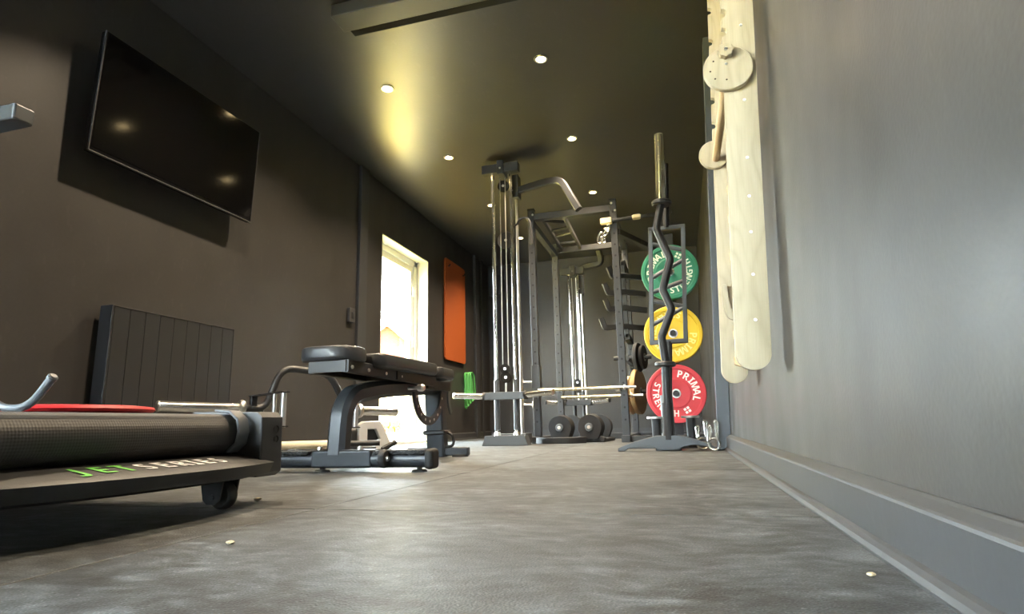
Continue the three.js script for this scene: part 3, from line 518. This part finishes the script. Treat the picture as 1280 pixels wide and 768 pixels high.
// ---------------------------------------------------------------- power rack
{
  const t = thing('power_rack', 'black four post power rack with slanted pull up grips', 'power rack', [0, 0, 0]);
  const xa = -1.19, xb = -0.445, zf = -5.0, zr = -6.05, top = 2.09, S = 0.06;
  const post = (x, z, tp) => {
    const u = mesh('upright', rspan(x - S / 2, x + S / 2, 0.02, tp, z - S / 2, z + S / 2, 0.004), mat.frame, t);
    const hs = []; for (let y = 0.18; y < tp - 0.05; y += 0.1) hs.push(latheZ([[0, 0.001], [0.009, 0.001], [0.009, 0]], 8).translate(x, y, z + S / 2));
    const hm = mesh('hole_row', hs, mat.gap, u); hm.userData.kind = 'stuff';
    mesh('post_cap', rspan(x - S / 2 - 0.002, x + S / 2 + 0.002, tp - 0.004, tp + 0.012, z - S / 2 - 0.002, z + S / 2 + 0.002, 0.004), mat.rubber, u); return u;
  };
  const uFL = post(xa, zf, top), uFR = post(xb, zf, top), uRL = post(xa, zr, top - 0.03), uRR = post(xb, zr, top - 0.1);
  mesh('top_beam', rspan(xa + S / 2, xb - S / 2, top - 0.1, top - 0.04, zf - 0.03, zf + 0.03), mat.frame, t);
  mesh('top_beam', rspan(xa + S / 2, xb - S / 2, top - 0.12, top - 0.06, zr - 0.03, zr + 0.03), mat.frame, t);
  for (const x of [xa, xb]) { mesh('side_beam', rspan(x - 0.03, x + 0.03, top - 0.16, top - 0.1, zf - S / 2, zr + S / 2), mat.frame, t); mesh('floor_beam', rspan(x - 0.035, x + 0.035, 0, 0.055, zf + 0.1, zr - 0.1), mat.frame, t); }
  mesh('floor_beam', rspan(xa + 0.035, xb + 0.5, 0, 0.055, zr - 0.035, zr + 0.035), mat.frame, t);
  mesh('floor_beam', rspan(xb + 0.035, -0.12, 0, 0.05, zf - 0.035, zf + 0.035), mat.frame, t);
  mesh('floor_beam', beam(fillet([V(xa + 0.03, 0.025, zf + 0.1), V(xa + 0.12, 0.025, zf + 0.17), V(xa + 0.32, 0.025, zf + 0.17), V(xa + 0.4, 0.025, zf + 0.08)], 0.08, 8), 0.05, 0.07, V(0, 1, 0)), mat.frame, t);
  // slanted pull up ladder between the front and back beams
  for (const [x, y] of [[-1.1, 0], [-0.9, 0]]) mesh('grip_rail', beam([V(x, top - 0.06, zf - 0.03), V(x - 0.01, top - 0.08, zr + 0.03)], 0.03, 0.04, V(1, 0, 0)), mat.frame, t);
  for (const [z0, z1] of [[-5.1, -5.22], [-5.42, -5.36], [-5.62, -5.52], [-5.86, -5.86]]) mesh('grip_rung', bar(V(-1.1, top - 0.07, z0), V(-0.9, top - 0.07, z1), 0.015, 14), mat.frame, t);
  // bolts at the corners
  mesh('bolt', [latheZ([[0, 0.008], [0.009, 0.007], [0.01, 0]], 12).translate(xb - 0.01, top - 0.03, zf + 0.03), latheZ([[0, 0.008], [0.009, 0.007], [0.01, 0]], 12).translate(xb + 0.02, top - 0.1, zf + 0.03), latheZ([[0, 0.008], [0.009, 0.007], [0.01, 0]], 12).translate(xa + 0.02, top - 0.05, zf + 0.03)], mat.bolt, t);
  // hooks on the front left post
  for (const y of [0.52, 0.325]) mesh('bar_hook', [bar(V(xa - 0.03, y, zf + 0.01), V(xa - 0.12, y + 0.004, zf + 0.01), 0.008), bar(V(xa - 0.12, y - 0.004, zf + 0.01), V(xa - 0.128, y + 0.035, zf + 0.01), 0.009), rspan(xa - 0.038, xa - 0.028, y - 0.03, y + 0.03, zf - 0.02, zf + 0.03)], mat.zinc, uFL);
  mesh('sliding_sleeve', [rspan(xa - 0.038, xa + 0.038, 0.46, 0.66, zf - 0.038, zf + 0.038, 0.003)], mat.frame, uFL);
  // brace to the plate tree
  mesh('brace', beam([V(xb + 0.02, 1.8, zf), V(-0.1, 1.83, -5.85), V(0.0, 1.83, -5.95)], 0.05, 0.06, V(0, 1, 0)), mat.frame, t);
  // hooks for bars on the far right post, curling up
  for (const [y, l] of [[1.06, 0.2], [1.24, 0.15], [1.4, 0.15], [1.56, 0.1]]) {
    mesh('storage_arm', [beam(fillet([V(xb + 0.2, y - 0.03, zr + 0.35), V(xb, y, zr + 0.4), V(xb - l, y - 0.01, zr + 0.45), V(xb - l - 0.03, y + 0.085, zr + 0.45)], 0.015, 3), 0.045, 0.05, V(0, 0, 1))], mat.black, uRR);
  }
  mesh('storage_rail', [rspan(xb - 0.02, xb + 0.02, 0.95, 1.7, zr + 0.36, zr + 0.4), rspan(xb - 0.025, xb + 0.025, 1.66, 1.72, zr, zr + 0.4), rspan(xb - 0.025, xb + 0.025, 0.93, 0.99, zr, zr + 0.4)], mat.frame, uRR);
  // pegs for the small plates
  for (const [y] of [[0.74], [0.43]]) mesh('plate_peg', [bar(V(xb - 0.12, y, zr + 0.55), V(xb + 0.22, y, zr + 0.55), 0.02, 16), rspan(xb - 0.02, xb + 0.02, y - 0.03, y + 0.03, zr, zr + 0.58)], mat.frame, uRR);
}
{
  const small = (name, label, m, at, r, th) => { const t = thing(name, label, 'weight plate', at, -0.22); mesh('plate', latheX([[0.026, -th / 2], [0.05, -th / 2 - 0.004], [0.06, -th / 2 + 0.004], [r - 0.03, -th / 2 + 0.004], [r - 0.022, -th / 2 - 0.002], [r - 0.004, -th / 2], [r, -th / 2 + 0.005], [r, th / 2 - 0.005], [r - 0.004, th / 2], [0.026, th / 2]], 44), m, t); mesh('hub', latheX([[0.0265, -th / 2 - 0.003], [0.036, -th / 2 - 0.003], [0.036, th / 2 + 0.003], [0.0265, th / 2 + 0.003]], 30), mat.zinc, t); return t; };
  small('iron_plate', 'small black iron weight plate on the upper rack peg', mat.rubber, [-0.345, 0.74, -5.5], 0.135, 0.035);
  small('iron_plate', 'black iron weight plate with a thin rim behind the small one', mat.rubber, [-0.3, 0.74, -5.5], 0.11, 0.03);
  small('bumper_plate', 'bronze brown weight plate on the lower rack peg', mat.bronze, [-0.36, 0.43, -5.5], 0.205, 0.045);
  small('bumper_plate', 'cream weight plate on the lower peg beside the bronze plate', mat.cream, [-0.43, 0.4, -5.5], 0.175, 0.03);
}
{
  for (const [label, x0, x1, y, z] of [['long brass coloured barbell lying across the front rack hooks', -1.16, -0.34, 0.445, -4.925], ['second brass coloured barbell lying lower inside the rack', -1.0, -0.3, 0.385, -5.12]]) {
    const t = thing('barbell', label, 'barbell', [0, 0, 0], 0, 'bars laid across the power rack');
    mesh('shaft', bar(V(x0, y, z), V(x1 - 0.1, y - 0.004, z), 0.0145, 18), M(C(0.78, 0.68, 0.45), 0.25, 1), t);
    mesh('end_sleeve', bar(V(x1 - 0.1, y - 0.004, z), V(x1, y - 0.004, z), 0.011, 14), mat.zinc, t);
    mesh('collar', [latheX([[0.012, 0], [0.022, 0], [0.022, 0.012], [0.012, 0.012]], 18).translate(x1 - 0.1, y - 0.004, z)], mat.chromeDull, t);
    mesh('cradle', [bar(V(x0 + 0.03, y - 0.026, z - 0.06), V(x0 + 0.03, y - 0.026, z + 0.025), 0.009), bar(V(x1 - 0.13, y - 0.026, z - 0.06), V(x1 - 0.13, y - 0.026, z + 0.025), 0.009)], mat.black, t);
  }
}
{ // light grip bar and carabiner at the top of the rack
  const t = thing('grip_bar', 'bar with cream wooden ends lying on top of the rack frame', 'bar', [0, 0, 0]);
  mesh('wooden_end', rb(0.1, 0.055, 0.05, 0.01, -0.505, 1.885, -4.93, 0, 0, 0.03), mat.cream, t);
  mesh('wooden_end', rb(0.085, 0.045, 0.05, 0.02, -0.245, 1.9, -4.95, 0, 0, 0.04), mat.cream, t);
  mesh('shaft', bar(V(-0.46, 1.888, -4.94), V(0.05, 1.91, -4.96), 0.017, 14), mat.frame, t);
  const c = thing('carabiner', 'shiny carabiner and short chain hanging from the cream ended bar', 'carabiner', [-0.53, 1.72, -4.93]);
  const ring = (x, y, rx, ry, rot, r = 0.006) => { const p = Array.from({ length: 21 }, (_, i) => { const a = i / 20 * 2 * Math.PI, u = rx * Math.cos(a), v = ry * Math.sin(a); return V(x + u * Math.cos(rot) - v * Math.sin(rot), y + u * Math.sin(rot) + v * Math.cos(rot), 0); }); return tube(p, r, 8); };
  mesh('clip', [ring(-0.03, 0.02, 0.022, 0.05, -0.25, 0.009), ring(-0.01, 0.0, 0.016, 0.03, 0.5, 0.007)], mat.clip, c); mesh('link', [ring(0.02, 0.06, 0.014, 0.032, -0.8), ring(0.04, 0.105, 0.012, 0.035, -0.2)], mat.clip, c);
}

// ---------------------------------------------------------------- adjustable dumbbells
{
  const make = (label, at, cradle) => {
    const t = thing('dumbbell', label, 'dumbbell', at, -0.08);
    const y = 0.125;
    for (const z of [0.02, -0.3]) {
      const s = new THREE.Shape(); s.absarc(0, 0, 0.108, -0.25, Math.PI + 0.25); s.lineTo(-0.075, -0.1); s.lineTo(0.075, -0.1); s.closePath();
      const head = mesh('weight_stack', [0, 1, 2, 3].map((k) => extrude(s, 0.02, 0.003, 20).scale(1 - 0.02 * k, 1 - 0.02 * k, 1).translate(0, y, z - 0.03 + (z > 0 ? k : -k) * 0.026 - 0.04)), mat.rubber, t);
      if (z > 0) {
        mesh('dial', latheZ([[0, 0.03], [0.03, 0.03], [0.034, 0.024], [0.036, 0.0]], 28).translate(0, y, 0.04), mat.plasticGrey, head);
        mesh('dial_ring', latheZ([[0.036, 0.0], [0.036, 0.014], [0.06, 0.012], [0.066, 0.0]], 32).translate(0, y, 0.036), mat.frameGrey, head);
        mesh('dial_cap', latheZ([[0, 0.036], [0.013, 0.035], [0.015, 0.03]], 20).translate(0, y, 0.04), mat.white, head);
      }
    }
    mesh('grip', [new THREE.CylinderGeometry(0.017, 0.017, 0.24, 18).rotateX(Math.PI / 2).translate(0, y, -0.2)], mat.chromeDull, t);
    if (cradle) mesh('cradle', [rb(0.25, 0.03, 0.46, 0.01, 0, 0.015, -0.2), rb(0.05, 0.045, 0.05, 0.008, 0.1, 0.025, 0.01, 0, 0, -0.4), rb(0.05, 0.045, 0.05, 0.008, -0.1, 0.025, 0.01, 0, 0, 0.4)], mat.plastic, t);
    else mesh('cradle', [rb(0.24, 0.026, 0.44, 0.01, 0, 0.013, -0.2)], mat.rubber, t);
    return t;
  };
  make('round black adjustable dumbbell behind the curved floor beam of the rack', [-1.03, 0, -5.2], false);
  make('round black adjustable dumbbell in a low black cradle beside another dumbbell', [-0.755, 0, -5.1], true);
}

// ---------------------------------------------------------------- vertical bar stand with two specialty bars
{
  const t = thing('bar_stand', 'low grey arched bar stand holding bars upright', 'bar stand', [-0.083, 0, -3.45]);
  const s = new THREE.Shape(); s.moveTo(-0.27, 0.0); s.lineTo(-0.235, 0.002); s.quadraticCurveTo(-0.2, 0.03, -0.13, 0.028); s.quadraticCurveTo(-0.07, 0.025, -0.05, 0.004); s.lineTo(0.05, 0.004); s.quadraticCurveTo(0.07, 0.025, 0.13, 0.028); s.quadraticCurveTo(0.2, 0.03, 0.235, 0.002); s.lineTo(0.26, 0.0); s.quadraticCurveTo(0.2, 0.045, 0.06, 0.075); s.lineTo(-0.06, 0.075); s.quadraticCurveTo(-0.2, 0.045, -0.27, 0.012); s.closePath();
  mesh('base', [extrude(s, 0.05, 0.003).translate(0, 0.004, 0.0), rspan(-0.07, 0.07, 0.0, 0.06, -0.32, 0.0), rspan(-0.24, 0.24, 0, 0.03, -0.34, -0.28)], mat.frameGrey, t);
  for (const [x, z, h] of [[0.004, 0.0, 0.085], [0.004, -0.16, 0.3]]) mesh('holder_tube', lathe([[0.029, 0.05], [0.036, 0.05], [0.036, h], [0.029, h]], 24).translate(x, 0.01, z), mat.steelGrey, t);
  for (const [x, z] of [[-0.065, -0.17], [0.13, -0.17]]) { const h = mesh('short_tube', lathe([[0, 0.0], [0.026, 0.0], [0.026, 0.165], [0, 0.165]], 22).translate(x, 0.01, z), mat.black, t); mesh('rim_disc', lathe([[0, 0.165], [0.05, 0.165], [0.052, 0.172], [0.05, 0.178], [0, 0.178]], 26).translate(x, 0.01, z), mat.zinc, h); }
}
{
  const t = thing('curl_bar', 'zigzag black curl bar with a chrome sleeve standing upright in the bar stand', 'barbell', [0, 0, -3.42]);
  mesh('lower_sleeve', bar(V(-0.078, 0.07, 0), V(-0.066, 0.475, 0), 0.0245, 24), mat.black, t);
  mesh('end_sleeve', bar(V(-0.079, 0.06, 0), V(-0.0745, 0.26, 0), 0.0275, 24), mat.rubber, t);
  mesh('shaft', tube(fillet([V(-0.062, 0.47, 0), V(-0.076, 0.632, 0), V(-0.008, 0.788, 0), V(-0.05, 0.905, 0), V(0.006, 1.082, 0), V(-0.06, 1.272, 0), V(-0.02, 1.44, 0)], 0.014, 4), 0.0225, 18), mat.black, t);
  mesh('upper_sleeve', bar(V(-0.02, 1.44, 0), V(-0.003, 1.865, 0), 0.0275, 24), mat.chrome, t);
  mesh('sleeve_end', along(lathe([[0.0275, 0], [0.024, 0.004], [0, 0.004]], 22), V(-0.003, 1.865, 0), V(0.0, 1.95, 0)), mat.chromeDull, t);
  for (const [x, y] of [[-0.019, 1.43], [-0.067, 0.475]]) mesh('collar', lathe([[0.02, -0.014], [0.05, -0.014], [0.058, -0.008], [0.058, 0.006], [0.05, 0.014], [0.02, 0.016]], 30).rotateZ(-0.03).translate(x, y, 0), mat.black, t);
}
{
  const t = thing('multi_grip_bar', 'grey rectangular multi grip bar with slanted handles behind the curl bar', 'barbell', [-0.02, 0, -3.6]);
  const w = 0.195, y0 = 0.625, y1 = 1.33, l = 0.02, k = -0.03; // leans a touch
  const P = (x, y) => V(x + 0.055 * (y - y0) - 0.02, y, 0);
  mesh('frame_rail', beam([P(-w / 2, y0), P(-w / 2, y1)], 0.026, 0.03, V(1, 0, 0)), mat.steelGrey, t);
  mesh('frame_rail', beam([P(w / 2, y0), P(w / 2, y1)], 0.026, 0.03, V(1, 0, 0)), mat.steelGrey, t);
  for (const y of [y0, y1]) mesh('end_rail', beam([P(-w / 2 - 0.013, y), P(w / 2 + 0.013, y)], 0.026, 0.03, V(0, 1, 0)), mat.steelGrey, t);
  for (const [a, b] of [[0.73, 0.83], [0.88, 0.83], [1.02, 1.12], [0.93, 0.99], [1.24, 1.18]]) mesh('handle', bar(P(-w / 2, a), P(w / 2, b), 0.0135, 14), mat.steelGrey, t);
  mesh('sleeve', [bar(P(0, y1), P(0.0, y1 + 0.42), 0.02, 18)], mat.black, t);
  mesh('sleeve', [bar(V(-0.06, 0.1, 0), P(0, y0), 0.02, 18)], mat.black, t);
}
{ // spring collars beside the stand
  let k = 0;
  for (const [label, x, z, a] of [['chrome spring collar leaning on the stand near the grey post', 0.1, -3.5, 0.2], ['chrome spring collar resting against the grey wall post', 0.155, -3.38, -0.25]]) {
    const t = thing('spring_collar', label, 'collar', [x, 0.0, z], a);
    const coil = Array.from({ length: 49 }, (_, i) => { const q = i / 48 * 6 * Math.PI; return V(0.03 * Math.cos(q), 0.034 + 0.03 * Math.sin(q), -0.015 + 0.03 * i / 48); });
    mesh('coil', tube(coil, 0.0045, 8), mat.clip, t);
    for (const [s, y] of [[-1, 0.125], [1, 0.15]]) mesh('lever', [tube(fillet([V(s * 0.024, 0.05, s * 0.013), V(s * 0.03, y, s * 0.013), V(s * 0.012, y + 0.008, s * 0.013), V(s * 0.015, 0.07, s * 0.013)], 0.012, 4), 0.0055, 8)], mat.clip, t);
  }
}

// ---------------------------------------------------------------- colour bumper plates on a storage tree
{
  const t = thing('plate_tree', 'black upright storage post carrying the three coloured plates', 'plate rack', [-0.01, 0, -5.0]);
  mesh('post', beam([V(-0.02, 0, 0), V(0.02, 1.72, 0)], 0.07, 0.07, V(1, 0, 0)), mat.frame, t);
  mesh('foot', [rspan(-0.2, 0.18, 0, 0.05, -0.035, 0.035), rspan(-0.035, 0.035, 0, 0.05, -0.3, 0.25)], mat.frame, t);
  for (const [x, y] of [[-0.018, 0.368], [-0.006, 0.838], [0.006, 1.342]]) mesh('peg', bar(V(x, y, 0.02), V(x, y, 0.27), 0.022, 20), mat.black, t);
}
function letterPlate(label, color, css, x, y, rot, ink) {
  const t = thing('bumper_plate', label, 'weight plate', [x, y, -4.8]); const r = 0.226, th = 0.03;
  const m = M(color, 0.55, 0);
  const prof = [[0.035, -th], [r - 0.006, -th], [r, -th + 0.006], [r, th - 0.006], [r - 0.006, th], [r - 0.03, th], [r - 0.036, th - 0.006], [0.115, th - 0.006], [0.108, th - 0.001], [0.04, th - 0.001], [0.035, th - 0.003]];
  const body = mesh('plate', latheZ(prof, 64), m, t);
  mesh('hub_ring', latheZ([[0.0255, -th - 0.001], [0.036, -th - 0.001], [0.036, th + 0.001], [0.0255, th + 0.001], [0.0255, -th - 0.001]], 36), mat.chromeDull, t);
  const cv = document.createElement('canvas'); cv.width = cv.height = 512; const c = cv.getContext('2d'); c.fillStyle = css; c.fillRect(0, 0, 512, 512);
  c.translate(256, 256); c.fillStyle = ink; c.textAlign = 'center'; c.textBaseline = 'middle';
  const arc = (txt, mid, rad, stepA, inv, font) => { c.font = font; [...txt].forEach((ch, i) => { const a = mid + (i - (txt.length - 1) / 2) * stepA * (inv ? -1 : 1); c.save(); c.rotate(a); c.translate(0, -rad); if (inv) c.rotate(Math.PI); c.fillText(ch, 0, 0); c.restore(); }); };
  arc('PRIMAL', rot, 178, 0.32, false, 'bold 88px sans-serif'); arc('STRENGTH', rot + Math.PI, 178, 0.285, true, 'bold 80px sans-serif');
  c.save(); c.rotate(rot + 1.57); c.translate(0, -172); c.fillRect(-26, -26, 22, 22); c.fillRect(4, -26, 22, 22); c.fillRect(-26, 4, 22, 22); c.fillRect(4, 4, 22, 22); c.restore();
  const tx = new THREE.CanvasTexture(cv); tx.colorSpace = THREE.SRGBColorSpace; tx.anisotropy = 4;
  const ring = new THREE.RingGeometry(0.118, r - 0.038, 64); const p = ring.attributes.position, uv = ring.attributes.uv, R = r - 0.005; for (let i = 0; i < p.count; i++) uv.setXY(i, 0.5 + p.getX(i) / R / 2, 0.5 + p.getY(i) / R / 2);
  ring.translate(0, 0, th - 0.0054); const pr = mesh('printed_ring', ring, new THREE.MeshStandardMaterial({ map: tx, roughness: 0.55 }), body, true); pr.userData.label = 'raised white lettering ring';
}
letterPlate('green bumper plate with white lettering hanging topmost on the storage post', C(0.02, 0.2, 0.115), '#277b60', -0.004, 1.342, -1.05, '#d9e4d2');
letterPlate('yellow bumper plate with pale lettering hanging between the green and red plates', C(0.72, 0.5, 0.02), '#dcbb28', -0.016, 0.838, 2.5, '#f1e08a');
letterPlate('red bumper plate with white lettering hanging lowest on the storage post', C(0.55, 0.035, 0.05), '#c4343d', -0.028, 0.368, 1.05, '#f3e7e2');

// ---------------------------------------------------------------- plywood wall bars on the leaning wall
{
  const t = thing('climbing_bars', 'pale plywood wall frame with notched boards, round discs and a dowel', 'wall bars', [0.212, 0, 0]);
  t.rotation.z = -LEAN;
  const w = 0.083, yb = 0.283, yt = 2.2, th = 0.018;
  const board = (z, notchL, notchR, name) => {
    const s = new THREE.Shape(), r = w / 2; s.moveTo(0, yb + r); s.lineTo(0, yt);
    s.lineTo(-w, yt);
    for (const y of [...notchL].sort((a, b) => b - a)) { s.lineTo(-w, y + 0.017); s.quadraticCurveTo(-w + 0.015, y + 0.016, -w + 0.014, y); s.quadraticCurveTo(-w + 0.012, y - 0.013, -w, y - 0.014); }
    s.lineTo(-w, yb + r); s.absarc(-r, yb + r, r, Math.PI, 2 * Math.PI, false);
    const b = mesh('side_board', toCreasedNormals(extrude(s, th, 0.0015, 18).toNonIndexed(), 0.5).translate(0, 0, z - th), mat.ply, t);
    return b;
  };
  const near = board(-1.6, [1.12 - 0.09 + 0.33, 1.3, 1.24, 1.62, 1.75, 1.88].filter((y) => y > 1.2), []);
  const far = board(-2.16, [1.72, 1.585, 1.34, 1.24, 1.86, 2.0], []);
  // screws with white caps
  for (const y of [0.41, 0.53, 0.645, 0.745, 0.855, 1.025, 1.255, 1.4, 1.55, 1.75]) { const c = mesh('screw_cap', latheZ([[0, 0.002], [0.0035, 0.002], [0.0045, 0]], 12).translate(-0.033, y, -1.5985), mat.white, near); }
  // discs
  const disc = (z, y, x, r, parent, knob) => {
    const d = mesh('disc', [latheZ([[0, 0], [r - 0.002, 0], [r, 0.002], [r, 0.016], [r - 0.002, 0.018], [0, 0.018]], 48).translate(x, y, z)], mat.ply, parent);
    return d;
  };
  const dn = disc(-1.5985, 1.118, -0.073, 0.066, near), df = disc(-2.1585, 1.118, -0.082, 0.054, far);
  for (const [x, y] of [[-0.111, 1.142], [-0.12, 1.112], [-0.108, 1.088], [-0.078, 1.082]]) mesh('drill_hole', latheZ([[0, 0.0006], [0.0022, 0.0006], [0.0026, 0]], 10).translate(x, y, -1.5805), mat.plyHole, dn);
  mesh('disc_screw', latheZ([[0, 0.0015], [0.0035, 0.0012], [0.004, 0]], 12).translate(-0.078, 1.13, -1.5805), mat.zinc, dn);
  const ks = new THREE.Shape(); for (let i = 0; i <= 64; i++) { const a = i / 64 * 2 * Math.PI, r = 0.0185 + 0.0014 * Math.cos(8 * a); i ? ks.lineTo(r * Math.cos(a), r * Math.sin(a)) : ks.moveTo(r * Math.cos(a), r * Math.sin(a)); }
  const kn = mesh('knob', extrude(ks, 0.016, 0.0015).translate(-0.079, 1.163, -1.579), mat.ply, dn); mesh('knob_bolt', latheZ([[0, 0.005], [0.0045, 0.004], [0.0055, 0]], 6).translate(-0.079, 1.163, -1.562), mat.bolt, kn);
  mesh('dowel', bar(V(-0.077, 1.1, -2.142), V(-0.077, 1.1, -1.616), 0.0135, 20), mat.dowel, t);
  // hooks at the foot of the far board
  const hk = new THREE.Shape(); hk.moveTo(-0.075, 0.62); hk.quadraticCurveTo(-0.075, 0.5, -0.04, 0.5); hk.lineTo(-0.02, 0.5); hk.lineTo(-0.02, 0.515); hk.quadraticCurveTo(-0.055, 0.52, -0.056, 0.62); hk.quadraticCurveTo(-0.066, 0.632, -0.075, 0.62);
  mesh('wooden_hook', extrude(hk, 0.016, 0.001).translate(0, 0, -2.158), mat.ply, far);
  for (const y of [0.44, 0.33 + 0.02, 0.72, 0.86, 0.97]) mesh('wooden_peg', extrude(shapeOf([[-0.046, y + 0.03], [-0.03, y + 0.004], [-0.03, y - 0.012], [-0.052, y - 0.006], [-0.054, y + 0.02]]), 0.02, 0.001).translate(0.012, 0, -2.158), mat.dowel, far);
}

// ---------------------------------------------------------------- crumbs on the floor
for (const [x, z, s, label] of [[-0.655, -0.768, 0.006, 'pale crumb on the open floor before the treadmill'], [-0.98, -1.23, 0.008, 'pale crumb on the floor beyond the treadmill castor'], [0.176, -0.726, 0.0045, 'pale crumb of chipped plaster close to the side wall skirting']]) {
  const g = new THREE.IcosahedronGeometry(s, 1), p = g.attributes.position; for (let i = 0; i < p.count; i++) { const k = 0.6 + 0.6 * (0.5 + 0.5 * noise2(p.getX(i) * 300 + s * 999, p.getY(i) * 300 + p.getZ(i) * 200)); p.setXYZ(i, p.getX(i) * k * 1.2, p.getY(i) * k * 0.45, p.getZ(i) * k); }
  g.computeVertexNormals(); g.computeBoundingBox(); const m = mesh('crumb', g.translate(0, -g.boundingBox.min.y, 0), mat.crumb, null); m.position.set(x, 0, z); tag(m, label, 'crumb');
}

scene.traverse((o) => { if (o.isMesh) { o.castShadow = true; o.receiveShadow = true; } });
renderer.render(scene, camera);
